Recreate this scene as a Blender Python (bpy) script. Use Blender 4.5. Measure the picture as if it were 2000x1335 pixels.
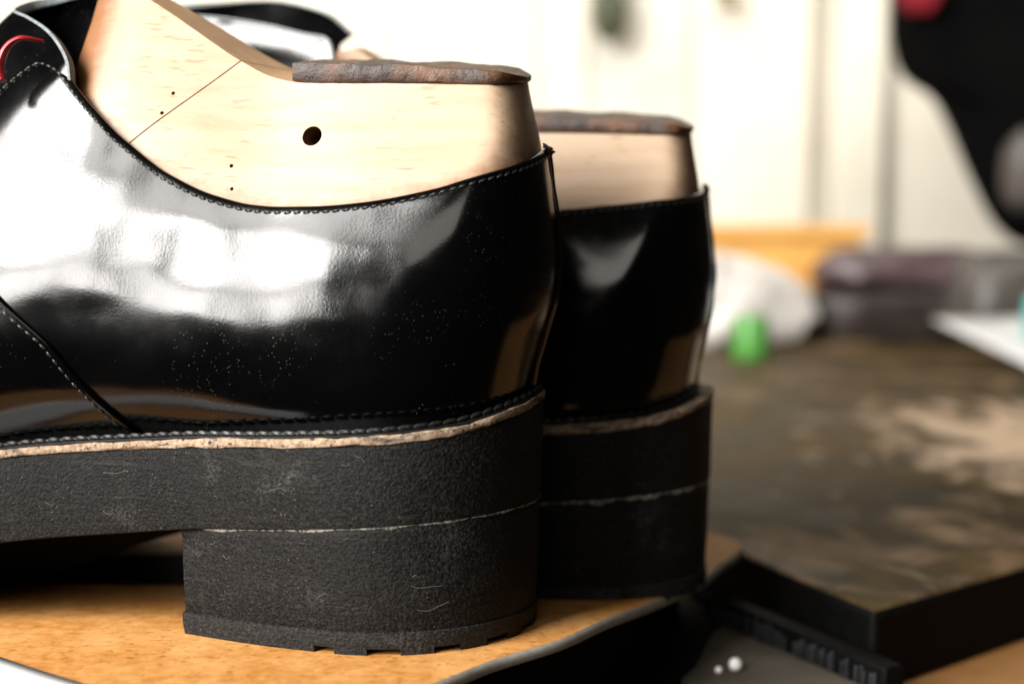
import bpy, bmesh, math, random
import numpy as np
from mathutils import Matrix, Vector
random.seed(7); rng = np.random.default_rng(7)
for o in list(bpy.data.objects): bpy.data.objects.remove(o)
scene = bpy.context.scene
col = scene.collection
MM = 0.001
R = math.radians

# ------------------------------------------------------------------ camera
CAM_Z = 105.5 * MM                      # eye height above the slab top
cam_d = bpy.data.cameras.new('camera'); cam = bpy.data.objects.new('camera', cam_d); col.objects.link(cam)
cam.location = (0, 0, CAM_Z); cam.rotation_euler = (R(90 - 4.96), 0, 0)
cam_d.lens = 45.0; cam_d.sensor_width = 36.0; cam_d.clip_start = 0.01; cam_d.clip_end = 30
cam_d.dof.use_dof = True; cam_d.dof.focus_distance = 0.290; cam_d.dof.aperture_fstop = 6.2
cam_d.dof.aperture_blades = 9
scene.camera = cam
# ------------------------------------------------------------------ world and lamps
world = bpy.data.worlds.new('World'); scene.world = world; world.use_nodes = True
bg = world.node_tree.nodes['Background']; bg.inputs[0].default_value = (1.0, 0.86, 0.70, 1); bg.inputs[1].default_value = 0.02
AIM = Vector((-0.04, 0.29, 0.07))
def lamp(name, az, el, dist, w, h, radiance, color=(1, 1, 1), aim=AIM):
    """area lamp seen from the shoes at az degrees left of straight-back and el degrees up"""
    d = Vector((-math.sin(R(az))*math.cos(R(el)), -math.cos(R(az))*math.cos(R(el)), math.sin(R(el))))
    l = bpy.data.lights.new(name, 'AREA'); l.shape = 'RECTANGLE'; l.size = w; l.size_y = h
    l.energy = radiance*math.pi*w*h; l.color = color
    o = bpy.data.objects.new(name, l); col.objects.link(o); o.location = aim + d*dist
    o.rotation_euler = (-d).to_track_quat('-Z', 'Y').to_euler(); return o
for az, el, w, h, L in [(38, 42, .29, .29, 20), (52, 42, .29, .29, 46), (38, 28, .29, .29, 46), (52, 28, .29, .29, 54),
                        (38, 14, .28, .28, 36), (52, 14, .29, .28, 26), (66, 42, .27, .29, 34), (66, 28, .27, .29, 44)]:
    lamp('window_lamp', az, el, 1.3, w, h, L, (1.0, .97, .93))
lamp('room_sheen_fill', 8, 34, 1.5, .80, .42, 4.2, (1.0, .95, .86))  # added light, stands in for a dim room mirrored in the leather
l = bpy.data.lights.new('wall_fill', 'AREA'); l.shape = 'RECTANGLE'; l.size = 1.2; l.size_y = .4; l.energy = 10.5; l.color = (1, .95, .86)
wl = bpy.data.objects.new('wall_fill', l); col.objects.link(wl); wl.location = (.2, .95, .85); wl.rotation_euler = (R(52), 0, 0)  # added unseen light that brightens only the back wall
scene.view_settings.view_transform = 'Standard'; scene.view_settings.look = 'None'
scene.view_settings.exposure = -0.15; scene.view_settings.gamma = 1.0
scene.view_settings.use_curve_mapping = False
scene.cycles.use_denoising = True
scene.cycles.max_bounces = 8

# ------------------------------------------------------------------ helpers
def tag(o, label=None, cat=None, group=None, kind=None):
    if label: o['label'] = label
    if cat: o['category'] = cat
    if group: o['group'] = group
    if kind: o['kind'] = kind
    return o
def mesh(name, verts, faces, m, parent=None, smooth=True, sharp=35, scale=MM):
    me = bpy.data.meshes.new(name)
    me.from_pydata([tuple(float(c)*scale for c in v) for v in verts], [], faces)
    bm = bmesh.new(); bm.from_mesh(me); bmesh.ops.remove_doubles(bm, verts=bm.verts, dist=1e-6)
    bmesh.ops.recalc_face_normals(bm, faces=bm.faces); bm.to_mesh(me); bm.free()
    if smooth:
        for p in me.polygons: p.use_smooth = True
        if sharp: me.set_sharp_from_angle(angle=R(sharp))
    if m: me.materials.append(m)
    o = bpy.data.objects.new(name, me); col.objects.link(o)
    if parent: o.parent = parent
    return o
def empty(name, mat4=None):
    o = bpy.data.objects.new(name, None); o.empty_display_size = .01; col.objects.link(o)
    if mat4 is not None: o.matrix_world = mat4
    return o
class Mesh:
    def __init__(s): s.v = []; s.f = []
    def add(s, v, f):
        n = len(s.v); s.v += [tuple(p) for p in v]; s.f += [tuple(i+n for i in q) for q in f]
def grid_faces(nr, nc, base=0, close=False):
    f = []
    for r in range(nr-1):
        for c in range(nc if close else nc-1):
            c2 = (c+1) % nc
            f.append((base+r*nc+c, base+r*nc+c2, base+(r+1)*nc+c2, base+(r+1)*nc+c))
    return f
def box(x0, x1, y0, y1, z0, z1):
    v = [(x, y, z) for z in (z0, z1) for y in (y0, y1) for x in (x0, x1)]
    return v, [(0, 1, 3, 2), (4, 6, 7, 5), (0, 4, 5, 1), (2, 3, 7, 6), (0, 2, 6, 4), (1, 5, 7, 3)]
def tube(pts, r, n=6, flat=1.0):
    pts = [np.array(p, float) for p in pts]; v = []; f = []
    for i, p in enumerate(pts):
        t = pts[min(i+1, len(pts)-1)] - pts[max(i-1, 0)]; t /= np.linalg.norm(t)+1e-9
        a = np.cross(t, [0, 1, .01]); a /= np.linalg.norm(a)+1e-9; b = np.cross(t, a)
        rr = r[i] if hasattr(r, '__len__') else r
        for k in range(n):
            an = 2*math.pi*k/n; v.append(p + rr*(math.cos(an)*a*flat + math.sin(an)*b))
    f = grid_faces(len(pts), n, close=True)
    f += [tuple(range(n))[::-1], tuple(range((len(pts)-1)*n, len(pts)*n))]
    return v, f
def smooth_path(pts, n):
    pts = np.array(pts, float); s = np.concatenate([[0], np.cumsum(np.linalg.norm(np.diff(pts, axis=0), axis=1))])
    fs = [pchip(s, pts[:, k]) for k in range(3)]
    return [np.array([g(x) for g in fs]) for x in np.linspace(0, s[-1], n)]
def bevel(o, w, seg=2):
    md = o.modifiers.new('bevel', 'BEVEL'); md.width = w*MM; md.segments = seg; md.limit_method = 'ANGLE'; md.angle_limit = R(40)
    return o

# ------------------------------------------------------------------ materials
class Mat:
    def __init__(s, name, base, rough=.5, **kw):
        s.m = bpy.data.materials.new(name); s.m.use_nodes = True; s.nt = s.m.node_tree; s.n = s.nt.nodes
        s.p = s.n['Principled BSDF']; s.set('Base Color', (*base, 1)); s.set('Roughness', rough)
        for k, v in kw.items(): s.set(k.replace('_', ' '), v)
        tc = s.n.new('ShaderNodeTexCoord'); s.co = tc.outputs['Object']; s.h = None
    def set(s, k, v):
        if hasattr(v, 'is_output'): s.nt.links.new(v, s.p.inputs[k])
        else: s.p.inputs[k].default_value = v
    def link(s, a, b):
        if hasattr(a, 'is_output'): s.nt.links.new(a, b)
        else: b.default_value = a
    def vec(s, sx, sy=None, sz=None, loc=(0, 0, 0)):
        mp = s.n.new('ShaderNodeMapping'); mp.inputs['Scale'].default_value = (sx*1000, (sy or sx)*1000, (sz or sx)*1000)
        mp.inputs['Location'].default_value = loc; s.nt.links.new(s.co, mp.inputs[0]); return mp.outputs[0]
    def noise(s, sx, sy=None, sz=None, detail=3, rough=.55, loc=(0, 0, 0), dist=0):
        t = s.n.new('ShaderNodeTexNoise'); t.inputs['Scale'].default_value = 1; t.inputs['Detail'].default_value = detail
        t.inputs['Roughness'].default_value = rough; t.inputs['Distortion'].default_value = dist
        s.nt.links.new(s.vec(sx, sy, sz, loc), t.inputs['Vector']); return t.outputs['Fac']
    def voro(s, sx, sy=None, sz=None, feature='F1', out='Distance'):
        t = s.n.new('ShaderNodeTexVoronoi'); t.inputs['Scale'].default_value = 1; t.feature = feature
        s.nt.links.new(s.vec(sx, sy, sz), t.inputs['Vector']); return t.outputs[out]
    def ramp(s, x, a, b, lo=0.0, hi=1.0):
        r = s.n.new('ShaderNodeMapRange'); r.clamp = True; s.nt.links.new(x, r.inputs['Value'])
        for k, v in zip(('From Min', 'From Max', 'To Min', 'To Max'), (a, b, lo, hi)): r.inputs[k].default_value = v
        return r.outputs[0]
    def math(s, op, a, b=0.0):
        t = s.n.new('ShaderNodeMath'); t.operation = op; s.link(a, t.inputs[0]); s.link(b, t.inputs[1]); return t.outputs[0]
    def mix(s, fac, a, b):
        t = s.n.new('ShaderNodeMix'); t.data_type = 'RGBA'
        s.link(fac, t.inputs[0])
        for v, i in ((a, 6), (b, 7)): s.link(v if hasattr(v, 'is_output') else (*v, 1), t.inputs[i])
        return t.outputs[2]
    def bump(s, height, dist, strength=1.0):
        b = s.n.new('ShaderNodeBump'); b.inputs['Distance'].default_value = dist*MM; b.inputs['Strength'].default_value = strength
        s.nt.links.new(height, b.inputs['Height'])
        if s.h: s.nt.links.new(s.h, b.inputs['Normal'])
        s.h = b.outputs[0]; s.nt.links.new(s.h, s.p.inputs['Normal']); return s
def M_patent():
    a = Mat('black_polished_leather', (.0008, .0008, .0009), .09)
    specks = a.ramp(a.voro(.6), .045, .075, 1, 0)
    specks2 = a.ramp(a.voro(1.25), .06, .11, .8, 0)
    area = a.ramp(a.noise(.035, detail=2), .47, .67, .03, 1); area2 = a.ramp(a.noise(.05, detail=3, loc=(7, 3, 1)), .5, .62)
    d = a.math('MAXIMUM', a.math('MULTIPLY', specks, area), a.math('MULTIPLY', specks2, area2))
    a.set('Base Color', a.mix(d, (.0008, .0008, .0009), (.17, .157, .13)))
    sm = a.ramp(a.noise(.045, detail=5, rough=.6, loc=(3, 1, 5)), .35, .75, .10, .22)
    a.set('Roughness', a.math('MAXIMUM', sm, a.math('MULTIPLY', d, .7)))
    a.set('Specular IOR Level', .42)
    a.bump(a.noise(.032, .032, .045, detail=1, loc=(2, 5, 9)), 1.15)
    a.bump(a.noise(.07, detail=1, loc=(6, 2, 4)), .24)
    a.bump(a.noise(.12, detail=1), .02)
    a.bump(a.noise(1.7, detail=2), .011)
    return a.m
def M_wood():
    a = Mat('beech_wood', (.70, .47, .28), .5)
    grain = a.noise(.03, .3, .3, detail=5, rough=.65)
    fleck = a.ramp(a.noise(.16, .9, 1.1, detail=2, rough=.5, loc=(1, 4, 2)), .60, .70)
    gate = a.ramp(a.noise(.05, detail=2, loc=(9, 2, 2)), .38, .6)
    c = a.mix(a.ramp(grain, .3, .75), (.425, .312, .22), (.355, .235, .142))
    c = a.mix(a.math('MULTIPLY', a.math('MULTIPLY', fleck, gate), .6), c, (.20, .105, .04))
    stain = a.ramp(a.noise(.045, detail=4, rough=.6, loc=(4, 8, 1)), .6, .8, 0, .5)
    c = a.mix(stain, c, (.36, .205, .09))
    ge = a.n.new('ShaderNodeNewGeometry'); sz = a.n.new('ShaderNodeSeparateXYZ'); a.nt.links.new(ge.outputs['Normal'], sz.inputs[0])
    c = a.mix(a.ramp(sz.outputs[2], .55, .75, 0, .85), c, (.36, .185, .07))     # up-facing faces tinted browner
    # handling grime along the leather's edge; rounding shade painted on cone front and rear
    sx = a.n.new('ShaderNodeSeparateXYZ'); a.nt.links.new(a.vec(1), sx.inputs[0])
    fc = a.n.new('ShaderNodeFloatCurve'); a.nt.links.new(a.ramp(sx.outputs[0], -130, 10), fc.inputs['Value'])
    pts = sorted((surf(-q_of_l(l_), TOPLINE(l_)).tolist() for l_ in (0, 1, 4, 10, 20, 36, 56, 72, 84, 95, 103, 110, 118)), key=lambda p_: p_[0])
    cv = fc.mapping.curves[0]
    for k_, p_ in enumerate(pts):
        xy = ((p_[0]+130)/140, (p_[2]-80)/80)
        if k_ == 0: cv.points[0].location = xy
        elif k_ == 1: cv.points[1].location = xy
        else: cv.points.new(*xy)
    fc.mapping.update()
    dist = a.math('SUBTRACT', sx.outputs[2], a.math('ADD', a.math('MULTIPLY', fc.outputs[0], 80.0), 80.0))
    dist = a.math('ADD', dist, a.ramp(a.noise(.25, detail=5, rough=.7, loc=(5, 5, 5)), .2, .8, -2.2, 2.2))
    grime_shade = a.math('MAXIMUM', a.ramp(dist, -.5, 4.5, .9, 0), a.ramp(a.math('ADD', sx.outputs[0], a.ramp(grain, .2, .8, -2, 2)), -105, -96, .9, 0))
    grime_shade = a.math('MAXIMUM', grime_shade, a.ramp(a.math('ADD', sx.outputs[0], a.ramp(grain, .2, .8, -1.5, 1.5)), -6, 1, 0, .45))
    c = a.mix(grime_shade, c, (.17, .06, .013))
    a.set('Base Color', c); a.set('Roughness', a.ramp(grain, .3, .8, .42, .6))
    a.bump(a.noise(.1, 1.5, 1.5, detail=3), .05)
    return a.m
def M_rubber(name, c0, c1, dust, sand=.9):
    a = Mat(name, c0, .62); a.set('Specular IOR Level', .2)
    g = a.noise(sand, detail=4, rough=.7); big = a.noise(.06, detail=5, rough=.65, loc=(3, 3, 7))
    streak = a.noise(.03, .3, .8, detail=4, rough=.7, loc=(1, 6, 3))
    c = a.mix(a.ramp(g, .46, .66), c0, c1)
    c = a.mix(a.math('MULTIPLY', a.ramp(big, .56, .74), a.ramp(g, .42, .62)), c, dust)
    c = a.mix(a.math('MULTIPLY', a.ramp(streak, .60, .74), .35), c, dust)
    sp = a.math('MULTIPLY', a.ramp(a.voro(.85), .08, .14, 1, 0), a.ramp(a.noise(.09, detail=2, loc=(8, 1, 1)), .45, .6))
    c = a.mix(a.math('MULTIPLY', sp, .75), c, (.15, .137, .115))
    a.set('Base Color', c); a.set('Roughness', a.ramp(g, .3, .7, .5, .8))
    a.bump(a.noise(1.5, detail=3, rough=.6), .34).bump(a.noise(.05, .05, 1.6, detail=4, rough=.7, loc=(2, 1, 1)), .10)
    return a.m
def M_raw_edge():
    a = Mat('raw_leather_edge', (.6, .45, .32), .8)
    g = a.noise(.7, detail=5, rough=.7)
    c = a.mix(a.ramp(g, .35, .7), (.16, .088, .042), (.42, .325, .235))
    c = a.mix(a.ramp(a.noise(.09, .09, .4, detail=5, rough=.7, loc=(2, 2, 8)), .54, .66), c, (.02, .018, .016))
    c = a.mix(a.ramp(a.noise(.8, detail=3, loc=(7, 7, 7)), .58, .66), c, (.02, .016, .012))
    a.set('Base Color', c); a.bump(g, .45); return a.m
def M_dust_line():
    a = Mat('dusty_glue_line', (.6, .57, .5), .9)
    g = a.noise(.9, detail=5, rough=.75)
    a.set('Base Color', a.mix(a.ramp(g, .42, .58), (.01, .01, .009), (.30, .28, .245))); a.bump(g, .4); return a.m
def M_pad():
    a = Mat('old_sole_leather', (.12, .07, .05), .6)
    g = a.noise(.5, detail=5, rough=.7); b = a.noise(.07, detail=4, loc=(6, 1, 3))
    c = a.mix(a.ramp(g, .3, .7), (.016, .009, .007), (.06, .035, .026))
    c = a.mix(a.ramp(b, .45, .62, 0, .8), c, (.13, .055, .02))
    c = a.mix(a.ramp(a.noise(.3, detail=4, loc=(1, 9, 3)), .62, .72), c, (.008, .006, .005))
    a.set('Base Color', c); a.set('Roughness', a.ramp(g, .3, .7, .35, .7)); a.bump(g, .5); return a.m
def M_board():
    a = Mat('tan_fibreboard', (.6, .3, .1), .5)
    g = a.noise(.25, detail=6, rough=.7); b = a.noise(.05, detail=4, loc=(2, 2, 2)); f = a.noise(.33, .36, .3, detail=6, rough=.75, loc=(4, 4, 1))
    c = a.mix(a.ramp(g, .35, .68), (.35, .14, .028), (.50, .25, .08))
    c = a.mix(a.ramp(b, .45, .7, 0, .55), c, (.58, .325, .125))
    c = a.mix(a.ramp(f, .53, .66, 0, .8), c, (.21, .075, .014))
    a.set('Base Color', c); a.set('Roughness', .6); a.set('Specular IOR Level', .08); a.bump(g, .12); return a.m
def M_slab():
    a = Mat('stained_dark_slab', (.1, .07, .04), .45)
    g = a.noise(.02, detail=6, rough=.65, dist=.6); b = a.noise(.009, .010, .02, detail=6, rough=.62, loc=(2.49, 6.13, 2), dist=1.0)
    c = a.mix(a.ramp(g, .35, .7), (.014, .009, .004), (.095, .062, .026))
    c = a.mix(a.ramp(b, .52, .66, 0, .8), c, (.30, .20, .12))
    # big worn scuff with scratches
    ln_ = a.n.new('ShaderNodeVectorMath'); ln_.operation = 'LENGTH'; a.nt.links.new(a.vec(1/130, 1/190, 1, (-265/130, -650/190, 0)), ln_.inputs[0])
    near_ = a.ramp(ln_.outputs['Value'], .1, 1.2, .30, -.04)
    sc_ = a.math('ADD', a.noise(.022, .014, .02, detail=6, rough=.65, loc=(8, 1, 3), dist=1.4), near_)
    c = a.mix(a.ramp(sc_, .58, .78), c, (.50, .37, .26))
    c = a.mix(a.ramp(a.noise(.09, detail=4, loc=(1, 1, 6)), .62, .72), c, (.2, .155, .11))
    a.set('Base Color', c); a.set('Specular IOR Level', .05); a.set('Roughness', a.ramp(g, .3, .7, .4, .65)); a.bump(a.noise(.1, detail=4), .3); return a.m
def M_simple(name, c0, c1, rough=.6, s=.1, bump=.1, spec=.5, **kw):
    a = Mat(name, c0, rough, **kw); g = a.noise(s, detail=5, rough=.65)
    a.set('Specular IOR Level', spec); a.set('Base Color', a.mix(a.ramp(g, .3, .7), c0, c1)); a.bump(g, bump); return a.m
m_patent = M_patent()
m_rubber = M_rubber('black_sanded_rubber', (.0006, .0006, .0006), (.016, .0157, .0147), (.05, .0475, .043), 1.4)
m_lift = M_rubber('grey_black_rubber', (.006, .006, .0058), (.026, .0255, .024), (.07, .066, .06), 1.4)
m_edge = M_raw_edge(); m_dust = M_dust_line(); m_pad = M_pad(); m_board = M_board(); m_slab = M_slab()
m_thread = M_simple('black_waxed_thread', (.002, .002, .002), (.02, .0195, .018), .33, 2.2, .15)
m_weltleather = M_simple('black_welt_leather', (.001, .001, .001), (.004, .0038, .0035), .5, .6, .08, .3)
m_cut = M_simple('grey_cut_leather_edge', (.07, .082, .082), (.2, .225, .225), .7, 1.2, .2)
m_boardedge = M_simple('grey_board_edge', (.26, .235, .20), (.36, .33, .285), .5, .4, .1)
m_red = M_simple('red_ribbon', (.22, .004, .009), (.34, .010, .02), .4, 1.0, .1)
m_lining = M_simple('black_lining', (.012, .011, .01), (.03, .026, .022), .3, .5, .05)
m_lint = M_simple('pale_lint', (.14, .13, .11), (.2, .185, .16), .8, 1, .02)

# ------------------------------------------------------------------ shoe form (mm; x to the heel, y away from the viewer, z up)
def pchip(xs, ys):
    xs = np.asarray(xs, float); ys = np.asarray(ys, float)
    h = np.diff(xs); d = np.diff(ys) / h
    m = np.zeros_like(ys); m[0] = d[0]; m[-1] = d[-1]
    for i in range(1, len(xs) - 1):
        if d[i-1] * d[i] > 0:
            w1 = 2*h[i] + h[i-1]; w2 = h[i] + 2*h[i-1]
            m[i] = (w1 + w2) / (w1/d[i-1] + w2/d[i])
    def f(x):
        x = min(max(x, xs[0]), xs[-1])
        i = min(max(int(np.searchsorted(xs, x)) - 1, 0), len(xs) - 2)
        t = (x - xs[i]) / h[i]
        return float((2*t**3-3*t**2+1)*ys[i] + (t**3-2*t**2+t)*h[i]*m[i] + (-2*t**3+3*t**2)*ys[i+1] + (t**3-t**2)*h[i]*m[i+1])
    return f
def table(f, lo, hi, n=1200):
    xs = np.linspace(lo, hi, n); ys = np.array([f(x) for x in xs])
    return lambda x: float(np.interp(x, xs, ys))
LEN = 283.0
WELT_IN = 0.0; GLUE = 1.0; SOLE_REAR = 2.2; BACK_K = 1.0; BACK_0 = 0.0
welt_z = table(pchip([-5, 0, 20, 45, 81, 118, 150, 190, 220, 260, 295], [51.9, 51.7, 50.0, 48.2, 45.9, 43.3, 38, 28, 24, 25, 29]), -5, 295)
last_top = table(pchip([0, 26, 54, 60, 67.5, 80, 92, 100, 106, 115, 150, 200, 245, 283], [126.3, 127.4, 128.3, 129.6, 133.2, 141, 148.5, 152.5, 152, 147, 119, 78, 62, 54]), 0, 283)
back_x = table(pchip([45, 52, 58.5, 66, 73, 80.6, 88, 100, 112, 126, 140], [-3, -2, -.8, 1, 3.2, 4.7, 5.3, 4, 2.2, -1, -2]), 45, 160)
_T = [0, .06, .12, .2, .3, .5, .65, .8, 1]
_L = [0, 35, 58, 78, 100, 112, 120, 150, 165, 200, 245, 283]
_W = [[28, 28, 25, 20, 18.5, 19, 20, 26, 31, 38, 36, 30],
      [30.5, 30.5, 28.5, 25, 24, 24.5, 25.5, 31, 35, 42, 40, 33],
      [31.7, 31.7, 30.5, 29, 29, 29.5, 30.5, 35, 37.5, 44, 42, 34],
      [32.3, 32.3, 31.5, 30.8, 31, 31.6, 32.6, 37.2, 39.5, 45, 42, 34],
      [32.4, 32.4, 31.8, 31.2, 31.4, 32.2, 33.3, 38, 40.5, 44.5, 41, 34],
      [30, 30, 29, 28.2, 28, 28.6, 29.6, 33, 36, 39, 35, 28],
      [26, 26, 25.2, 24.4, 23.8, 24.2, 25, 28, 29, 31, 27, 22],
      [21, 21, 19.5, 18.5, 17.5, 18.5, 19.5, 20, 20, 21, 18, 14],
      [14, 14, 12, 9.5, 5.5, 6, 6, 3, 0, 0, 0, 0]]
_wl = [pchip(_L, r) for r in _W]
_lg = np.arange(0, 284, 1.0); _tg = np.linspace(0, 1, 101)
_WG = np.array([[pchip(_T, [r[i] for r in _rows])(t) for t in _tg] for _rows in [[[f(l) for l in _lg] for f in _wl]] for i in range(len(_lg))])
def _blur(a, sig, ax):
    k = np.arange(-int(3*sig), int(3*sig)+1); g = np.exp(-.5*(k/sig)**2); g /= g.sum()
    pad = [(0, 0), (0, 0)]; pad[ax] = (len(k)//2, len(k)//2)
    b = np.pad(a, pad, mode='reflect', reflect_type='odd')
    return np.apply_along_axis(lambda v: np.convolve(v, g, 'valid'), ax, b)
_WG = np.maximum(_blur(_blur(_WG, 4, 0), 4, 1), 0)
def l_of_q(q):
    q = abs(q); return 32*(1-math.cos(q*math.pi/2)) if q < 1 else 32 + (q-1)*50.265
def q_of_l(l):
    return math.acos(1-l/32)/(math.pi/2) if l < 32 else 1 + (l-32)/50.265
def bend(l): return 0.0 if l < 110 else 12*((l-110)/173)**2
def half_w(l, t):
    a = min(max(l, 0), 282.999); i = int(a); fa = a-i; b = min(max(t, 0), 1)*100; j = min(int(b), 99); fb = b-j
    w = (_WG[i, j]*(1-fa)+_WG[i+1, j]*fa)*(1-fb) + (_WG[i, j+1]*(1-fa)+_WG[i+1, j+1]*fa)*fb
    Rr = 30 - 22*max(0, min(1, (t-.35)/.5))
    if l < Rr: w *= math.sqrt(max(0, 1-(1-l/Rr)**2))
    if l > 243: w *= math.sqrt(max(0, 1-((l-243)/40)**2))
    return w
def body(q, t):
    l = l_of_q(q); s = -1 if q < 0 else 1
    zf = welt_z(l) - 1.0; z = zf + t*(last_top(l)-zf)
    y = s*half_w(l, t); x = (back_x(z)*BACK_K+BACK_0)*max(0, 1-l/60) - l
    z += .07*(y+30)*(1-t)**2
    k = max(0, min(1, (t-.7)/.3)); k = k*k*(3-2*k)
    z += .2*(y+14)*k*max(0, min(1, (120-l)/20))
    return np.array([x, y + bend(l), z])
def surf(q, t, off=0.0):
    p = body(q, t)
    if off == 0: return p
    e = 2e-2; e2 = .012
    a = body(q+e, t)-body(q-e, t); b = body(q, min(t+e2, 1))-body(q, max(t-e2, 0))
    n = np.cross(a, b); n /= (np.linalg.norm(n)+1e-12)
    if abs(q) > .3:
        if n[1]*(1 if q > 0 else -1) < 0: n = -n
    elif n[0] < 0: n = -n
    return p + off*n
TOPLINE = pchip([0, .4, 2.2, 9.4, 20, 36.2, 44.9, 56.1, 70.5, 79.2, 89.6, 97.3, 105.4, 112, 118, 124, 132, 150, 170],
                [.805, .795, .769, .717, .668, .631, .624, .623, .619, .627, .659, .693, .769, .85, .89, .885, .82, .74, .70])
VAMP_T = [0, .102, .163, .222, .273, .333, .5, .8, 1]; VAMP_L = [86, 94.6, 100.1, 105, 110.2, 115.9, 128, 146, 156]
vamp_l = pchip(VAMP_T, VAMP_L)
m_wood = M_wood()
m_hole = M_simple('shaded_drilled_wood', (.10, .05, .022), (.2, .11, .05), .8, .5, .1)  # hole walls coloured darker for the shade inside

def stitch_mesh(length, w, h):
    v = []; f = []; n = 7; k = 6
    for i in range(n):
        u = -1+2*i/(n-1); rr = max(.12, (1-abs(u)**2.6))**.6
        for j in range(k):
            an = 2*math.pi*j/k + u*.9; v.append((u*length/2, math.cos(an)*w/2*rr, math.sin(an)*h/2*rr))
    f = grid_faces(n, k, close=True) + [tuple(range(k))[::-1], tuple(range((n-1)*k, n*k))]
    return v, f
def frame_at(p, tdir, n):
    t = np.array(tdir, float); t /= np.linalg.norm(t); n = np.array(n, float); n -= t*(n@t); n /= np.linalg.norm(n)
    return t, np.cross(n, t), n
def place(v, p, t, b, n): return [p + a[0]*t + a[1]*b + a[2]*n for a in v]

# ---- sole outline
_ws = pchip([0, 36, 45, 58, 78, 100, 120, 150, 190, 220, 250, 295], [36, 36, 34.8, 32, 27.2, 27, 28.5, 34, 42, 45.5, 43, 36])
_wh = pchip([0, 36, 45, 58, 68, 80], [34.3, 34.3, 32.8, 29.9, 26.8, 22.6])
def outline(kind, off, l0=0.0, l1=292.0, n_rear=22, step=4.0):
    """closed loop of (x, y, l): near side front to back, then far side back to front"""
    w = _ws if kind == 'sole' else _wh
    ls = [34*(1-math.cos(i/n_rear*math.pi/2)) for i in range(n_rear)]; l = 34.0
    while l < l1-.5*step: ls.append(l); l += step
    if kind == 'sole': ls += [l1-2, l1-1, l1-.3]
    ls.append(l1)
    def hw(l):
        r = w(l)
        if l < 34: r *= math.sqrt(max(0, 1-(1-l/34)**2))
        if kind == 'sole' and l > 245: r *= math.sqrt(max(0, 1-((l-245)/47)**2))
        return r
    near = []
    for l in ls:
        y = hw(l); x = -l
        e = .3; a = (hw(l+e)-hw(max(l-e, 0)))/(e+min(e, l)+1e-9) if l > .2 else 50.0
        nx, ny = a/math.hypot(a, 1), 1/math.hypot(a, 1)
        x += (SOLE_REAR if kind == 'sole' else SOLE_REAR-1.3)*max(0, 1-l/50)
        near.append((x+off*nx, y+off*ny if l > 0 else 0.0, l))
    if kind == 'sole': near[-1] = (near[-1][0], 0.0, l1)
    lo = [(x, -y + bend(l), l) for x, y, l in near[::-1]]; hi = [(x, y + bend(l), l) for x, y, l in near[1:]]
    if kind == 'sole': hi = hi[:-1]
    return lo + hi
def layer(name, kind, rows, m, parent, l1=292.0, cap=True, jitter=0.0):
    """rows: list of (offset, zfun(x, y, l)) from bottom to top"""
    loops = [outline(kind, off, l1=l1) for off, _ in rows]; n = len(loops[0]); v = []
    for (off, zf), lp in zip(rows, loops):
        for x, y, l in lp:
            j = rng.normal(0, jitter) if jitter else 0
            v.append((x, y, zf(x, y, l)+j))
    f = grid_faces(len(rows), n, close=True)
    if cap:
        for base in (0, (len(rows)-1)*n):
            i, j = 0, n-1
            if kind == 'sole': i = 0; j = n
            a = list(range(n))
            # ribbon cap between near and far sides
            left = a[:]; p, q = (0, n-1) if kind != 'sole' else (1, n-1)
            if kind == 'sole': f.append((base+0, base+1, base+n-1))
            while q-p > 2:
                f.append((base+p, base+p+1, base+q-1, base+q)); p += 1; q -= 1
            if q-p == 2: f.append((base+p, base+p+1, base+q))
    return mesh(name, v, f, m, parent)
z_welt = lambda x, y, l: welt_z(max(l, 0)) + .07*(y-bend(l)+33) + (2.2*max(0, 1-l/14)**1.5 if l < 14 else 0)
_zj = pchip([-5, 0, 23, 58, 74, 95, 120, 150, 185, 215, 250, 292], [30.4, 30.2, 28.8, 26.3, 25.2, 23.3, 20.9, 14, 3, 0, 1.5, 8])
z_joint = lambda x, y, l: _zj(l)

def build_tongue(S, rimp, d2):
    # open end of a half pipe over the instep
    rp = smooth_path(rimp, 60); d = np.array([-.77, 0, -.60]); cen = np.array([-112, 0, 135.])
    v = []
    for s_ in (0, .6, 2, 5, 9, 14, 22, 32, 44, 56):
        for p in rp:
            k = 1-.0035*s_; e_ = max(0, s_-5); c = p + d*min(s_, 5) + np.array(d2)*e_; c = c + (k-1)*np.array([0, c[1], 0]); v.append(c)
    outer = v
    tg = mesh('tongue', v, grid_faces(10, len(rp)), m_patent, S, sharp=60)
    md = tg.modifiers.new('thickness', 'SOLIDIFY'); md.thickness = 2.0*MM; md.offset = 0
    v = []
    for i, p in enumerate(rp):                    # pale cut edge of the tongue
        tdir = rp[min(i+1, 59)]-rp[max(i-1, 0)]; tdir /= np.linalg.norm(tdir); b = np.cross(tdir, d); b /= np.linalg.norm(b)
        for a_, h_ in ((-1.15, .5), (-1.1, -.24), (0, -.4), (1.1, -.24), (1.15, .5)): v.append(p + b*a_ + d*h_)
    mesh('cut_edge', v, grid_faces(60, 5), m_cut, tg)

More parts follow.
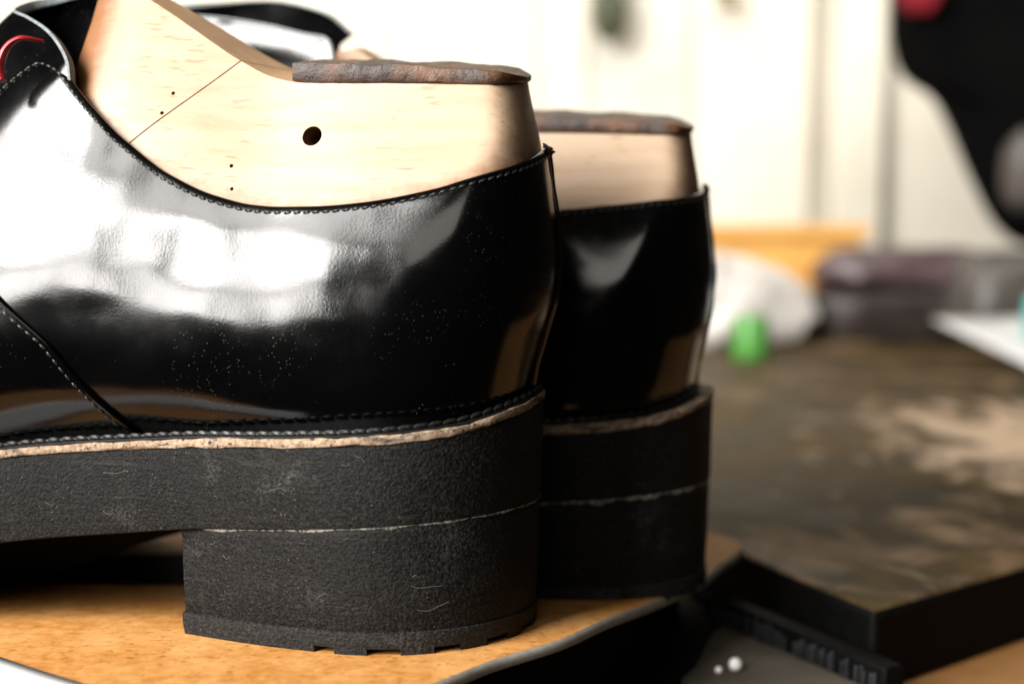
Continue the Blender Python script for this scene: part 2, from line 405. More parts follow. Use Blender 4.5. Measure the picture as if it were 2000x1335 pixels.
def build_shoe(M4):
    S = empty('derby_shoe', M4)
    # ---------------- sole stack
    layer('heel_lift', 'heel', [(-.6, lambda x, y, l: 1.15), (.2, lambda x, y, l: 1.5), (.45, lambda x, y, l: 3.2), (.45, lambda x, y, l: 4.9), (0, lambda x, y, l: 5.15)], m_lift, S, 78.5)
    lp = outline('heel', .35, l1=78.3, step=2.0); arc = [0]
    for a, b in zip(lp, lp[1:]): arc.append(arc[-1]+math.hypot(b[0]-a[0], b[1]-a[1]))
    ax_ = [p[0] for p in lp]; ay_ = [p[1] for p in lp]
    at = lambda s: (float(np.interp(s, arc, ax_)), float(np.interp(s, arc, ay_)))
    segs = [(0, 36.0), (41.0, 48.5), (56, 63.5), (70, 77), (84, 90), (97, 103), (110, 117), (124, 131), (138, 144)]; segs.append((150, arc[-1]))
    for k, (a, b) in enumerate(segs):            # tread lugs under the heel lift
        s = np.linspace(a, b, max(3, int((b-a)/3)+2)); v = []
        for ii, x in enumerate(s):
            px, py = at(x); c = np.array([-30, 0.]); d = c-np.array([px, py]); d /= np.linalg.norm(d)
            for z in (0.0, 2.2):
                jj = rng.normal(0, .06)
                v += [(px-d[0]*(.05 if z else -.25), py-d[1]*(.05 if z else -.25)+jj*0, z+(jj if z == 0 else 0)), (px+d[0]*12, py+d[1]*12, z)]
        f = []
        for i in range(len(s)-1):
            o = 4*i; f += [(o, o+4, o+6, o+2), (o+1, o+3, o+7, o+5), (o, o+1, o+5, o+4), (o+2, o+6, o+7, o+3)]
        e = 4*(len(s)-1); f += [(0, 2, 3, 1), (e, e+1, e+3, e+2)]
        mesh('tread_lug', v, f, m_lift, S)
    layer('heel_block', 'heel', [(-.1, lambda x, y, l: 5.1), (0, lambda x, y, l: 5.4), (.5, lambda x, y, l: 14+.2*0), (.9, lambda x, y, l: _zj(l)-2), (1.0, lambda x, y, l: _zj(l)-.5), (.8, lambda x, y, l: _zj(l)-.15)], m_rubber, S, 78)
    # dusty joint between heel and sole
    lp0 = outline('heel', 1.05, l1=72); lp1 = outline('heel', 1.2, l1=72); n = len(lp0); v = []
    for lp_, dz in ((lp0, -.75), (lp1, -.45), (lp1, -.1), (lp0, .15)):
        for i, (x, y, l) in enumerate(lp_):
            w = .55+.45*math.sin(i*1.7)*math.sin(i*.53+1); v.append((x, y, _zj(l)+dz*w*GLUE+.05))
    mesh('glue_line', v, grid_faces(4, n), m_dust, S)
    layer('outsole', 'sole', [(-1.2, z_joint), (-.3, lambda x, y, l: _zj(l)+.3), (0, lambda x, y, l: _zj(l)+1.6), (.35, lambda x, y, l: z_welt(x, y, l)-9), (.55, lambda x, y, l: z_welt(x, y, l)-4.5), (.45, lambda x, y, l: z_welt(x, y, l)-2.7), (0, lambda x, y, l: z_welt(x, y, l)-2.5)], m_rubber, S)
    layer('midsole', 'sole', [(.1, lambda x, y, l: z_welt(x, y, l)-2.6), (.75, lambda x, y, l: z_welt(x, y, l)-2.3), (.95, lambda x, y, l: z_welt(x, y, l)-1.6), (.8, lambda x, y, l: z_welt(x, y, l)-.75), (.4, lambda x, y, l: z_welt(x, y, l)-.55)], m_edge, S, jitter=.16)
    layer('welt', 'sole', [(.3-WELT_IN, lambda x, y, l: z_welt(x, y, l)-.6), (.5-WELT_IN, lambda x, y, l: z_welt(x, y, l)-.3), (.15-WELT_IN, lambda x, y, l: z_welt(x, y, l)), (-2.2-WELT_IN, lambda x, y, l: z_welt(x, y, l)+.15), (-8-WELT_IN, lambda x, y, l: z_welt(x, y, l)+.2)], m_weltleather, S)
    # welt stitches, each one a piece
    lp = outline('sole', -.55-WELT_IN, step=2.0); pts = np.array([(x, y, z_welt(x, y, l)+.5) for x, y, l in lp if l < 175]); lls = [p[2] for p in lp if p[2] < 175]
    arc = np.concatenate([[0], np.cumsum(np.linalg.norm(np.diff(pts, axis=0), axis=1))])
    sv, sf = stitch_mesh(3.6, 1.3, 1.35); sm = None
    s = 1.0
    while s < arc[-1]-2:
        p = np.array([np.interp(s, arc, pts[:, k]) for k in range(3)]); p2 = np.array([np.interp(s+.8, arc, pts[:, k]) for k in range(3)])
        t, b, nn = frame_at(p, p2-p, (0, 0, 1))
        if sm is None: sm = mesh('stitch', sv, sf, m_thread, S); o = sm
        else: o = sm.copy(); col.objects.link(o); o.parent = S
        ang = .22; t2 = t*math.cos(ang)+b*math.sin(ang); b2 = np.cross(nn, t2)
        mt = Matrix([[t2[i], b2[i], nn[i], p[i]*MM] for i in range(3)]+[[0, 0, 0, 1]]); o.matrix_local = mt
        s += 3.35
    # ---------------- wooden last
    qs = [-q_of_l(l) for l in np.linspace(108.5, 40, 56)] + list(np.linspace(-1.1, 1.1, 57)) + [q_of_l(l) for l in np.linspace(40, 108.5, 56)]
    nt = 34; nc = len(qs); v = []
    for i in range(nt):
        t = i/(nt-1)
        for q in qs:
            p_ = body(q, t); l_ = l_of_q(q)
            if l_ > 90: p_[1] *= .12+.88*math.sqrt(max(0, 1-((l_-90)/18.6)**2))
            if l_ > 85: p_[0] -= (l_-85)/23.5*7*max(0, min(1.3, (153-p_[2])/27))
            v.append(p_)
    f = grid_faces(nt, nc)
    for base in (0, (nt-1)*nc):
        p, q = 0, nc-1
        while q-p > 2: f.append((base+p, base+p+1, base+q-1, base+q)); p += 1; q -= 1
        if q-p == 2: f.append((base+p, base+p+1, base+q))
    f += [(r*nc, (r+1)*nc, (r+1)*nc+nc-1, r*nc+nc-1) for r in range(nt-1)]
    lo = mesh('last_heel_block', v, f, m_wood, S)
    p1 = np.array((-68.6, -11.1, 133.7)); p2 = np.array((-90.5, -23.8, 114.2)); nrm = np.cross(p2-p1, (4.6, 20, -1.)); nrm /= np.linalg.norm(nrm)
    if nrm[0] < 0: nrm = -nrm
    def cut(src, name, keep_heel):
        bm = bmesh.new(); bm.from_mesh(src.data); sgn = 1 if keep_heel else -1
        r = bmesh.ops.bisect_plane(bm, geom=bm.verts[:]+bm.edges[:]+bm.faces[:], dist=1e-7, plane_co=Vector((p1+nrm*.17*sgn)*MM), plane_no=Vector(nrm*sgn), clear_inner=True)
        bmesh.ops.triangle_fill(bm, use_beauty=True, edges=[e for e in bm.edges if e.is_boundary])
        bmesh.ops.recalc_face_normals(bm, faces=bm.faces)
        me = bpy.data.meshes.new(name); bm.to_mesh(me); bm.free()
        o = bpy.data.objects.new(name, me); col.objects.link(o); o.parent = S
        return o
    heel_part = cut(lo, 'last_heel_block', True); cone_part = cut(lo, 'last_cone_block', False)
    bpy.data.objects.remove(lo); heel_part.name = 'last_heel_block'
    def drill(o, holes):
        ms = Mesh()
        for (x, y, z), r in holes:
            n = 28 if r > 1 else 10; yy = [y-6, y+(26 if r > 1 else 9)]
            vv = [(x+r*math.cos(2*math.pi*k/n)+(b*.02 if r > 1 else 0), b, z+r*math.sin(2*math.pi*k/n)) for b in yy for k in range(n)]
            ms.add(vv, grid_faces(2, n, close=True)+[tuple(range(n))[::-1], tuple(range(n, 2*n))])
        c = mesh('cutter', ms.v, ms.f, m_hole, None); c.matrix_world = S.matrix_world
        bpy.context.view_layer.update()
        md = o.modifiers.new('holes', 'BOOLEAN'); md.object = c; md.operation = 'DIFFERENCE'; md.solver = 'EXACT'; md.material_mode = 'TRANSFER'; o.data.materials.append(m_wood)
        dg = bpy.context.evaluated_depsgraph_get(); me = bpy.data.meshes.new_from_object(o.evaluated_get(dg))
        o.modifiers.clear(); o.data = me; bpy.data.objects.remove(c)
        for p in me.polygons: p.use_smooth = True
        me.set_sharp_from_angle(angle=R(30))
    drill(heel_part, [((-47.8, -18.6, 115.2), 2.35), ((-66.2, -22.5, 108.3), .45), ((-65.3, -24.9, 102.9), .42)])
    drill(cone_part, [((-82.5, -16.6, 126), .45), ((-84.2, -19.2, 121.1), .45)])
    # leather pad nailed on the top of the last
    ql = [-q_of_l(l) for l in np.linspace(54.5, 14, 26)] + list(np.linspace(-.6, .6, 19)) + [q_of_l(l) for l in np.linspace(14, 54.5, 26)]
    rows = [(.35, .1), (.75, .5), (.85, 2.5), (.6, None), (-.6, None)]; v = []; nc = len(ql)
    for k, (off, h) in enumerate(rows):
        for i, q in enumerate(ql):
            p = body(q, 1.0).copy(); l = l_of_q(q); s = -1 if q < 0 else 1
            H = 4.6 - 1.4*max(0, 1-l/40) - 1.3*max(0, 1-l/5) + .35*math.sin(l*.33+s)*math.exp(-((l-28)/14)**2)
            dx, dy = (off if l < 12 else 0), s*off*min(1, l/4)
            z = h if h is not None else (H-.35 if k == 3 else H)
            if k == 2: z = min(h, H-.6)
            jx = rng.normal(0, .12) if 0 < k < 4 else 0
            v.append((p[0]+dx, p[1]+dy+jx, p[2]+z+rng.normal(0, .05)))
    f = grid_faces(5, nc, close=True)
    for base in (0, 4*nc):
        p, q = 0, nc-1
        while q-p > 2: f.append((base+p, base+p+1, base+q-1, base+q)); p += 1; q -= 1
        if q-p == 2: f.append((base+p, base+p+1, base+q))
    mesh('heel_pad', v, f, m_pad, S, sharp=50)
    # ---------------- upper
    qq = [-q_of_l(l) for l in np.linspace(168, 33, 80)] + list(np.linspace(-1, 1, 61)) + [q_of_l(l) for l in np.linspace(33, 168, 80)]
    nr = 36; v = []
    rim = [(0, 1.85), (.0035, 1.75), (.0075, 1.3), (.008, .7), (.006, .25), (-.05, .12)]
    tt = {q: TOPLINE(l_of_q(q)) for q in qq}
    for i in range(nr):
        for q in qq: v.append(surf(q, tt[q]*i/(nr-1), 1.85))
    for dt, off in rim[1:]:
        for q in qq: v.append(surf(q, min(.999, tt[q]+dt), off))
    mesh('quarter', v, grid_faces(nr+len(rim)-1, len(qq)), m_patent, S, sharp=60)
    # vamp overlay, its edge a raised step
    for s in (-1, 1): pass
    nr = 40; cols_ = list(np.linspace(0, 1, 50)**1.2); v = []
    for i in range(nr):
        t = i/(nr-1)
        ls_ = vamp_l(t); row = []
        for s in (-1, 1):
            half = [surf(s*q_of_l(ls_+.35), t, 1.7), surf(s*q_of_l(ls_+.1), t, 2.1), surf(s*q_of_l(ls_), t, 2.6), surf(s*q_of_l(ls_+.35), t, 3.0)]
            half += [surf(s*q_of_l(min(282.9, ls_+.8+(LEN-.1-ls_-.8)*c)), t, 3.05) for c in cols_]
            row += half if s < 0 else half[::-1]
        v += row
    mesh('vamp', v, grid_faces(nr, len(row)), m_patent, S, sharp=60)
    # back strap
    v = []; ys = [-3.4, -3.1, -2.4, -1.2, -.55, 0, .55, 1.2, 2.4, 3.1, 3.4]; oo = [1.6, 1.95, 2.05, 2.0, 2.35, 2.5, 2.35, 2.0, 2.05, 1.95, 1.6]; nr = 44
    for i in range(nr):
        t = .03 + (TOPLINE(0)+.004-.03)*i/(nr-1); k = .6+.4*t+.06*math.sin(i*.55)+.04*math.sin(i*1.3)
        for y, o_ in zip(ys, oo):
            y = y*k*.8 + .25*math.sin(i*.33)
            # find q with half width |y|
            lo_, hi_ = 0.0, .6
            for _ in range(22):
                mid = (lo_+hi_)/2
                if half_w(l_of_q(mid), t) < abs(y): lo_ = mid
                else: hi_ = mid
            v.append(surf((-1 if y < 0 else 1)*lo_, t, o_ + .1*math.sin(i*.8)))
    mesh('back_strap', v, grid_faces(nr, len(ys)), m_patent, S, sharp=60)
    kn = Mesh(); top = surf(0, TOPLINE(0), 2.2)
    for k in range(7):
        sv2, sf2 = stitch_mesh(2.6, 1.0, 1.0); d = np.array([rng.normal(0, .6), rng.normal(0, .8), rng.normal(.2, .5)]); t, b, nn = frame_at(top, d, (.3, .2, 1))
        kn.add(place(sv2, top+np.array([rng.normal(-.3, .5), rng.normal(-.6, .9), rng.normal(.3, .5)]), t, b, nn), sf2)
    tag(mesh('thread_knot', kn.v, kn.f, m_thread, S), kind='stuff')
    # top line and seam stitching (too small to pick apart)
    st = Mesh(); sv1, sf1 = stitch_mesh(1.75, .62, .6)
    def run(path, pitch, off, w=1.0):
        pts = np.array([surf(q, t, off) for q, t in path]); arc = np.concatenate([[0], np.cumsum(np.linalg.norm(np.diff(pts, axis=0), axis=1))])
        nn_ = np.array([surf(q, t, off+1)-surf(q, t, off) for q, t in path]); s = .5
        while s < arc[-1]-.5:
            g = lambda A, x: np.array([np.interp(x, arc, A[:, k]) for k in range(3)])
            t, b, n = frame_at(0, g(pts, s+.4)-g(pts, s-.4), g(nn_, s)); a = .16+rng.normal(0, .05); t2 = t*math.cos(a)+b*math.sin(a)
            st.add(place(sv1, g(pts, s), t2, np.cross(n, t2), n), sf1); s += pitch*(1+rng.normal(0, .04))
    qn = [-q_of_l(l) for l in np.linspace(126, 33, 60)] + list(np.linspace(-1, 1, 40)) + [q_of_l(l) for l in np.linspace(33, 126, 60)]
    run([(q, TOPLINE(l_of_q(q))-.0125) for q in qn], 2.25, 1.95)
    for sd in (-1, 1):
        run([(sd*q_of_l(vamp_l(t)+1.7), t) for t in np.linspace(.06, .75, 70)], 2.2, 3.15)
    tag(mesh('stitching', st.v, st.f, m_thread, S), kind='stuff')
    # lint on the sanded rubber
    ln = Mesh()
    for k in range(14):
        heel = rng.random() < .55; l = rng.uniform(12, 70) if heel else rng.uniform(20, 118)
        w = (_wh(l) if heel else _ws(l)); fct = math.sqrt(max(0, 1-(1-l/34)**2)) if l < 34 else 1
        z = rng.uniform(7, 24) if heel else rng.uniform(_zj(l)+3, welt_z(l)-5)
        L = rng.uniform(.8, 2.6) if k > 3 else rng.uniform(4, 8); an = rng.uniform(-.6, .6); c = rng.uniform(-.5, .5); pts = []
        for i in range(9):
            u = i/8; ll = l-(u-.5)*L*math.cos(an); f2 = math.sqrt(max(0, 1-(1-ll/34)**2)) if ll < 34 else 1
            pts.append((-ll, -(((_wh(ll) + .35 + .65*min(1, z/26)) if heel else _ws(ll)+.45)*f2) - .25 - .2*math.sin(u*3), z+(u-.5)*L*math.sin(an)+c*L*(u-.5)**2*2+.15*math.sin(u*9+k)))
        ln.add(*tube(pts, .028, 4))
    tag(mesh('lint', ln.v, ln.f, m_lint, S), kind='stuff')
    return S

# ------------------------------------------------------------------ frames: the sheet the shoes stand on leans a little
CB = Vector((0, 0, 80.6*MM))
WB = Matrix.Translation((0, 0, CAM_Z)) @ Matrix.Rotation(R(-2.51), 4, 'X') @ Matrix.Translation(-CB)
def shoe_frame(x, y, z, yaw): return WB @ Matrix.Translation((x*MM, y*MM, z*MM)) @ Matrix.Rotation(R(-yaw), 4, 'Z')
def sag(x, y):
    k = max(0, min(1, (y-300)/64)); return -4.2*k*k*(3-2*k)

# ------------------------------------------------------------------ ground: bench top and slab
def poly_prism(name, pts, z0, z1, m, parent=None, **kw):
    n = len(pts); v = [(x, y, z0) for x, y in pts]+[(x, y, z1) for x, y in pts]
    f = [tuple(range(n))[::-1], tuple(range(n, 2*n))]+[(i, (i+1) % n, n+(i+1) % n, n+i) for i in range(n)]
    return mesh(name, v, f, m, parent, **kw)
m_bench = M_simple('orange_bench_wood', (.24, .105, .03), (.34, .18, .07), .5, .03, .1)
bench = tag(poly_prism('bench_top', [(-900, 305), (420, 305), (760, 1750), (-900, 1750)], -60, -24, m_bench), kind='structure')
slab = poly_prism('work_slab', [(101, 349), (152, 388), (330, 524), (640, 1200), (760, 1640), (-440, 1640), (68, 430)], -24, 0, m_slab)
slab.data.materials.append(None)
for p_ in slab.data.polygons: p_.material_index = 0 if p_.normal.z > .5 else 1  # side faces coloured black for the shade they lie in
bevel(slab, 2.0, 2)
tag(slab, 'thick dark stained work slab with pale smears lying on the bench', 'work slab')
# fibreboard sheet under the shoes
edge = [(-40, 244), (-28, 248), (-16.2, 258), (-5.1, 273.1), (11.4, 291.2), (24.7, 313.0), (33.5, 329), (44, 350), (56, 371), (64, 390), (72.5, 408), (75.5, 418), (75, 428), (70, 436), (55, 441)]
ep = [np.array((x, y, 0.)) for x, y in edge]; ep = smooth_path(ep, 60)
outl = [(p[0], p[1]) for p in ep] + [(20, 448), (-60, 455), (-180, 460), (-300, 462), (-300, 350), (-300, 246), (-170, 244)]
def board_mesh():
    bm = bmesh.new(); vs = [bm.verts.new((x*MM, y*MM, 0)) for x, y in outl]; fc = bm.faces.new(vs)
    bmesh.ops.triangulate(bm, faces=[fc])
    for it in range(3):
        bmesh.ops.subdivide_edges(bm, edges=[e for e in bm.edges if e.calc_length() > .012], cuts=2)
        bmesh.ops.triangulate(bm, faces=bm.faces[:])
    for v in bm.verts: v.co.z = sag(v.co.x/MM, v.co.y/MM)*MM
    me = bpy.data.meshes.new('fibreboard_sheet'); bm.to_mesh(me); bm.free()
    return me
B = bpy.data.objects.new('fibreboard_sheet', None); B = empty('fibreboard_sheet', WB)
tag(B, 'tan fibreboard sheet with rounded corner under the black shoes', 'board')
bt = bpy.data.objects.new('board_face', board_mesh()); col.objects.link(bt); bt.parent = B; bt.data.materials.append(m_board)
n = len(outl); cx, cy = -80, 345; v = []
for dz, ins in ((-.02, 0.0), (-.35, -.45), (-.9, -.8), (-1.6, -.95), (-2.3, -.8), (-2.8, -.2), (-2.9, 30)):
    for x, y in outl:
        d = math.hypot(cx-x, cy-y); v.append((x+(cx-x)/d*ins, y+(cy-y)/d*ins, sag(x, y)+dz))
mesh('board_edge', v, grid_faces(7, n, close=True), m_boardedge, B)
# added dark sheets that keep the shaded gap under the board black
m_blank = M_simple('black_rubber_and_shade', (.0015, .0015, .0015), (.004, .004, .0038), .6, .2, .1, .06)  # black for the rubber strip, the added sheets and the shaded slab sides
slab.data.materials[1] = m_blank
for k, (dx, z0, z1, lab) in enumerate([(0, -15.5, -9.0, 'upper of the two added black sheets filling the shade under the tan board'), (5, -24.0, -15.7, 'lower of the two added black sheets filling the shade under the tan board')]):
    pts = [(x-12+dx+(9 if k and x > 0 else 0), y+8) for x, y in [(-30, 240), (-5, 262), (24, 296), (50, 345), (66, 396), (40, 420), (-120, 380), (-200, 300), (-180, 250)]]
    rs = poly_prism('shade_sheet', pts, z0 + (0 if k else 0), z1 + (14 if k == 0 else 0), m_blank); bevel(rs, .8)
    tag(rs, lab, 'shade sheet', 'added shade sheets under the board')

# ------------------------------------------------------------------ the two shoes
near = build_shoe(shoe_frame(4.6, 306.2, 0, 9))
tag(near, 'near black leather shoe on its wooden last, in sharp focus', 'shoe', 'pair of shoes on lasts')
RIM_NEAR = [(-103.5, -19.5, 122), (-106.1, -19.4, 126.7), (-107.2, -18.4, 132.6), (-110.1, -16.5, 137.3), (-115.6, -13, 142.2), (-122.5, -9, 146), (-129.4, -3, 149.2), (-130.9, 6, 152.7), (-126.9, 13, 155.6), (-116.1, 17, 158), (-108, 19, 150), (-104, 20, 138)]
RIM_FAR = [(-98, -19.5, 138), (-100.4, -19.5, 146.2), (-101, -19, 150.6), (-102.7, -18, 154.4), (-109.7, -15.5, 156.3), (-121.6, -11.5, 159.9), (-136.4, -7, 163.2), (-154.6, -1, 166.6), (-158.7, 5, 169.3), (-150.4, 11, 171.9), (-132.1, 15, 173.3), (-113.1, 17, 169.2), (-105.3, 18, 162.9)]
TOPLINE = pchip([0, .4, 2.2, 9.4, 20, 36.2, 44.9, 56.1, 70.5, 79.2, 89.6, 97.3, 105.4, 112, 118, 124, 132, 150, 170],
                [.805, .797, .78, .752, .732, .713, .705, .70, .698, .70, .715, .735, .785, .85, .89, .885, .82, .74, .70])
WELT_IN = 3.2; GLUE = 2.0; SOLE_REAR = 4.6; BACK_K = .75; BACK_0 = -.6
far = build_shoe(shoe_frame(52.6, 367.5, -4.25, 8))
build_tongue(near, RIM_NEAR, (-.60, 0, -.80))
build_tongue(far, RIM_FAR, (-.25, 0, -.97))
tag(far, 'far black leather shoe on its wooden last, blurred behind the near one', 'shoe', 'pair of shoes on lasts')

# red ribbon at the lacing
S1 = near.matrix_world
rb = [(-113.4, -20, 138.4), (-116.6, -23.4, 138.6), (-118.8, -24, 137.6), (-120.7, -24.5, 135.1), (-121.5, -25, 131.5), (-120.6, -25.5, 128.4)]
v, f = tube(smooth_path(rb, 30), [.5+.75*min(1, i/22) for i in range(30)], 10, .8)
rib = mesh('red_ribbon', v, f, m_red); rib.matrix_world = S1
tag(rib, 'short red ribbon loop at the lacing of the near shoe', 'ribbon')

# ------------------------------------------------------------------ small things around the sheet
m_paper = M_simple('white_paper', (.55, .55, .55), (.6, .6, .6), .7, .05, .05)
pv = []
for i in range(9):
    for j in range(6):
        x = -132+i*7.2-j*2.1; y = 286.5-i*5.4-j*2.8
        pv.append((x, y, 24.9-.0438*y+.4+.12*math.sin(i*.9)+.1*j))
pf = grid_faces(9, 6)
paper = mesh('white_paper', pv, pf, m_paper); sd = paper.modifiers.new('thickness', 'SOLIDIFY'); sd.thickness = .3*MM
tag(paper, 'white paper corner lying on the tan board at lower left', 'paper')
# ridged rubber strip along the slab's left side
a0 = np.array((66.5, 396.)); a1 = np.array((100., 333.)); dv = (a1-a0)/np.linalg.norm(a1-a0); nv = np.array((-dv[1], dv[0]))
if nv[0] > 0: nv = -nv
T3 = lambda s, o, z: (a0[0]+dv[0]*s+nv[0]*o, a0[1]+dv[1]*s+nv[1]*o, z)
RS = empty('ridged_strip', Matrix.Identity(4)); tag(RS, 'black ridged rubber strip lying along the left side of the dark slab', 'rubber strip')
def bar(s0, s1, o0, o1, z0, z1):
    v = [T3(s, o, z) for z in (z0, z1) for o in (o0, o1) for s in (s0, s1)]; return v, box(0, 1, 0, 1, 0, 1)[1]
m_ridge = M_simple('shiny_black_rubber', (.01, .01, .011), (.03, .03, .033), .28, .3, .05)
bevel(mesh('strip_body', *bar(-6, 74, -4, 3, -17, -9.5), m_blank, RS), .8)
s = 0.0
while s < 72:
    w = random.uniform(.5, .95)
    if random.random() < .85: bevel(mesh('ridge', *bar(s, s+w, 3.0, 3.9+random.uniform(0, .6), -16.8+random.uniform(0, .9), -11.2+random.uniform(-1.2, .8)), m_ridge, RS), .2)
    s += w + random.uniform(.5, 1.5)
m_scrap = M_simple('grey_brown_suede', (.04, .032, .022), (.085, .068, .047), .85, .05, .3)
sc = poly_prism('leather_scrap', [(66, 392), (55, 372), (47, 348), (45, 325), (52, 300), (112, 300), (112, 320), (100, 336)], -23.98, -17.1, m_scrap); bevel(sc, .5)
tag(sc, 'flat grey brown leather scrap in front of the ridged strip', 'leather scrap')
m_glint = Mat('white_glint', (.85, .84, .8), .15).m  # white colour that makes the added beads read as glints
def bead(x, y, z, lab, r=1.6):
    v = []; n = 14; prof = [(0, r), (.38*r, r*.92), (.72*r, r*.7), (.93*r, r*.37), (r, 0), (.93*r, -.37*r), (.72*r, -.7*r), (.38*r, -.92*r), (0, -r)]
    for a, h in prof:
        for k in range(n): v.append((x+a*math.cos(2*math.pi*k/n), y+a*math.sin(2*math.pi*k/n), z+h))
    tag(mesh('glint_bead', v, grid_faces(len(prof), n, close=True), m_glint), lab, 'bead', 'added glint beads')
bead(62.5, 349, -15.2, 'round white bead added as a bright glint on the leather scrap', 1.9)
bead(57.5, 347, -16.1, 'smaller white bead added as a glint left of the bright one', 1.0)

# ------------------------------------------------------------------ blurred things behind
def bx(u, d): return (u-1000)/2500*d
def bz(vv, d): return 105.5-(vv-450)/2500*d
m_white = M_simple('white_painted_plank', (.70, .655, .545), (.86, .825, .72), .55, .005, .1)
m_cream = M_simple('cream_painted_plank', (.76, .71, .60), (.82, .77, .66), .55, .01, .1)
m_greyp = M_simple('greyish_painted_plank', (.60, .59, .51), (.74, .73, .66), .55, .008, .1)
m_gap = M_simple('grey_gap', (.36, .34, .29), (.46, .43, .37), .8, .01, .1)
D = 1650
W_ = tag(mesh('back_wall', *box(-1100, 765, D+14, D+40, -60, 1100), m_gap), kind='structure')
cuts = [(-900, -300, m_white), (-296, 330, m_white), (334, 756, m_white), (760, 1048, m_white), (1052, 1150, m_cream), (1153, 1345, m_greyp), (1349, 1574, m_white), (1608, 1702, m_white), (1706, 2100, m_cream), (2105, 2160, m_cream)]
for a, b, m in cuts:
    near_d = D-(40 if a == 1608 else 0)
    o = mesh('plank', *box(bx(a, D), bx(b, D), near_d, D+13, -50, 1090), m, W_); bevel(o, 3)
# wooden box behind the shoes
m_box = M_simple('orange_wood_box', (.66, .30, .05), (.80, .44, .12), .5, .02, .1)
WBX = empty('wooden_box', Matrix.Identity(4)); tag(WBX, 'low orange wooden box in front of the white planks', 'box')
bevel(mesh('side', *box(40, 375, 1380, 1392, 0.2, 98), m_box, WBX), 2); bevel(mesh('side', *box(40, 52, 1392.2, 1500, 0.2, 98), m_box, WBX), 2)
bevel(mesh('side', *box(363, 375, 1392.2, 1500, .2, 98), m_box, WBX), 2); bevel(mesh('top_board', *box(32, 383, 1372, 1510, 98.2, 112), m_box, WBX), 2)
def blob(name, ctr, rad, m, lab, cat, power=2.6, bumps=.05, flat_bottom=None, seed=1, group=None):
    r_ = np.random.default_rng(seed); v = []; n, k = 28, 18; ph = r_.uniform(0, 6, 6)
    for i in range(k+1):
        th = math.pi*i/k
        for j in range(n):
            a = 2*math.pi*j/n; c = np.array([math.sin(th)*math.cos(a), math.sin(th)*math.sin(a), math.cos(th)])
            c = np.sign(c)*np.abs(c)**(2/power); q = 1+bumps*(math.sin(3*a+ph[0])*math.sin(2*th+ph[1])+.6*math.sin(7*a+ph[2]+4*th)+.5*math.sin(5*th+ph[3]))
            p = np.array(ctr)+c*np.array(rad)*q
            if flat_bottom is not None: p[2] = max(p[2], flat_bottom)
            v.append(p)
    return tag(mesh(name, v, grid_faces(k+1, n, close=True), m), lab, cat, group)
m_bag = M_simple('white_plastic', (.48, .45, .42), (.56, .53, .50), .4, .02, .5)
blob('plastic_bag', (190, 1205, 30), (96, 60, 50), m_bag, 'crumpled white plastic bag behind the far shoe', 'bag', 1.55, .13, .3, 3)
m_green = M_simple('green_plastic', (.06, .25, .035), (.085, .30, .05), .4, .05, .05)
def lathe(name, ctr, prof, m, parent=None, n=24, axis='z'):
    v = []
    for a, h in prof:
        for k in range(n):
            c, s = a*math.cos(2*math.pi*k/n), a*math.sin(2*math.pi*k/n)
            v.append((ctr[0]+c, ctr[1]+s, ctr[2]+h) if axis == 'z' else (ctr[0]+c, ctr[1]+h, ctr[2]+s))
    return mesh(name, v, grid_faces(len(prof), n, close=True), m, parent)
dg_ = 1060; gx = bx(1467, dg_)
tag(lathe('green_cap', (gx, dg_, 0.3), [(0, 0), (15, 0), (15.5, 1), (15.5, 10), (15, 10.5), (15, 34), (14.3, 35), (0, 35)], m_green), 'small green screw cap standing before the white bag', 'cap')
m_purple = M_simple('purple_grey_leather', (.045, .026, .03), (.10, .062, .066), .45, .03, .4)
m_dark = M_simple('dark_purple_leather', (.012, .008, .007), (.03, .02, .018), .5, .03, .4)
blob('leather_pouch', (bx(1765, 1250), 1260, 24), (98, 60, 27), m_dark, 'dark brown leather pouch lying flat on the slab at right', 'pouch', 4.5, .05, .3, 5)
blob('folded_leather', (bx(1755, 1250), 1262, 68), (80, 48, 21), m_purple, 'purple grey folded leather lying on the dark pouch', 'leather', 3.2, .09, None, 8)
m_dark2 = M_simple('dark_grey_leather', (.04, .035, .032), (.10, .085, .075), .45, .03, .4)
blob('leather_roll', (bx(1985, 1180), 1190, 40), (62, 50, 46), m_dark2, 'dark grey leather roll at the right edge behind the white sheet', 'leather roll', 2.6, .05, .3, 9)
pv = []
for i in range(11):
    for j in range(8): pv.append((385+i*17-j*4, 905+j*26-i*0+max(0, 0), 1.5+j*4.2+3*math.sin(i*.7)*math.sin(j*.9)+(2.5*(i-3)*.4 if i > 3 else 0)))
pv = [(x+ (9-0)*0, y, max(z, .6)) for x, y, z in pv]
sh = mesh('paper_sheet', pv, grid_faces(11, 8), m_paper); sdm = sh.modifiers.new('thickness', 'SOLIDIFY'); sdm.thickness = .5*MM
tag(sh, 'white paper sheet curling up on the slab at the right edge', 'paper')
m_teal = M_simple('teal_plastic', (.05, .35, .33), (.08, .45, .42), .35, .05, .05)
tag(lathe('teal_bottle', (bx(2036, 1020), 1020, 14), [(0, 0), (12, 0), (12.5, 1.5), (12.5, 34), (10, 40), (6, 43), (6, 52), (0, 52.5)], m_teal), 'small teal bottle standing at the right edge by the white sheet', 'bottle')
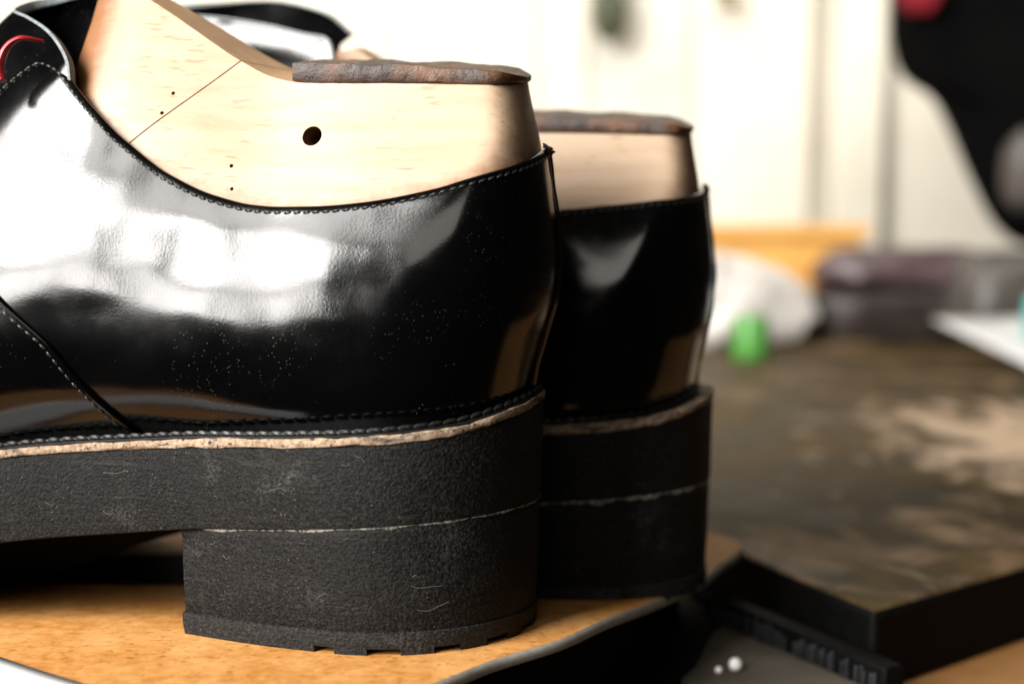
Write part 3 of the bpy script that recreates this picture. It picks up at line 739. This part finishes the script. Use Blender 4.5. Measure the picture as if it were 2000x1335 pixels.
# black cloth hanging at upper right
m_cloth = M_simple('black_cloth', (.001, .001, .0012), (.003, .003, .003), .9, .02, .5, .05)
d_ = 1430
ol = [(1716, -120), (1716, 60), (1722, 105), (1746, 158), (1795, 190), (1832, 250), (1864, 320), (1896, 385), (1930, 440), (1975, 475), (2030, 485), (2150, 485), (2150, -120)]
pts = smooth_path([np.array((bx(u, d_), 0, bz(vv, d_))) for u, vv in ol], 70)
v = []; cxz = np.mean(pts, axis=0)
for k, (dy, ins) in enumerate([(0, 6), (-14, 0), (-34, 3), (-46, 16), (-54, 40), (-56, 90)]):
    for i, p in enumerate(pts):
        d = cxz-p; L = np.linalg.norm(d); q = p+d/L*min(ins, L*.95); v.append((q[0], d_+dy+6*math.sin(q[0]*.06+q[2]*.01)*(k > 1), q[2]))
nn = len(pts); f = grid_faces(6, nn, close=True) + [tuple(range(nn))[::-1], tuple(range(5*nn, 6*nn))]
tag(mesh('hanging_cloth', v, f, m_cloth), 'black cloth hanging in folds at the upper right', 'cloth')
m_redc = M_simple('red_cloth', (.17, .002, .010), (.24, .005, .016), .9, .02, .3)
blob('red_cloth', (bx(1785, 1350), 1352, bz(-18, 1350)), (26, 14, 26), m_redc, 'red cloth tucked over the black hanging cloth at the top', 'cloth', 2.2, .1, None, 4)
blob('grey_bundle', (bx(2010, 1370), 1385, bz(330, 1370)), (30, 25, 48), m_dark2, 'grey rounded bundle at the right edge below the black cloth', 'bundle', 2.2, .05, None, 6)
# hanging tools on the wall
m_dgreen = M_simple('dark_green_handle', (.03, .04, .018), (.06, .07, .03), .5, .05, .1)
tag(lathe('hanging_tool', (bx(1188, 1600), 1600, bz(88, 1600)), [(0, 0), (12, 2), (20, 14), (22, 40), (18, 60), (12, 75), (12, 110), (0, 111)], m_dgreen), 'dark green tool handle hanging on the pale wall', 'tool')
m_tan = M_simple('brown_knob', (.22, .17, .1), (.3, .24, .15), .5, .05, .1)
tag(lathe('wall_knob', (bx(1408, 1620), 1600, bz(5, 1620)), [(0, 0), (12, 1), (15, 6), (13, 14), (8, 20), (8, 40), (0, 40)], m_tan, axis='y'), 'brown wooden knob on the white wall near the top', 'knob')
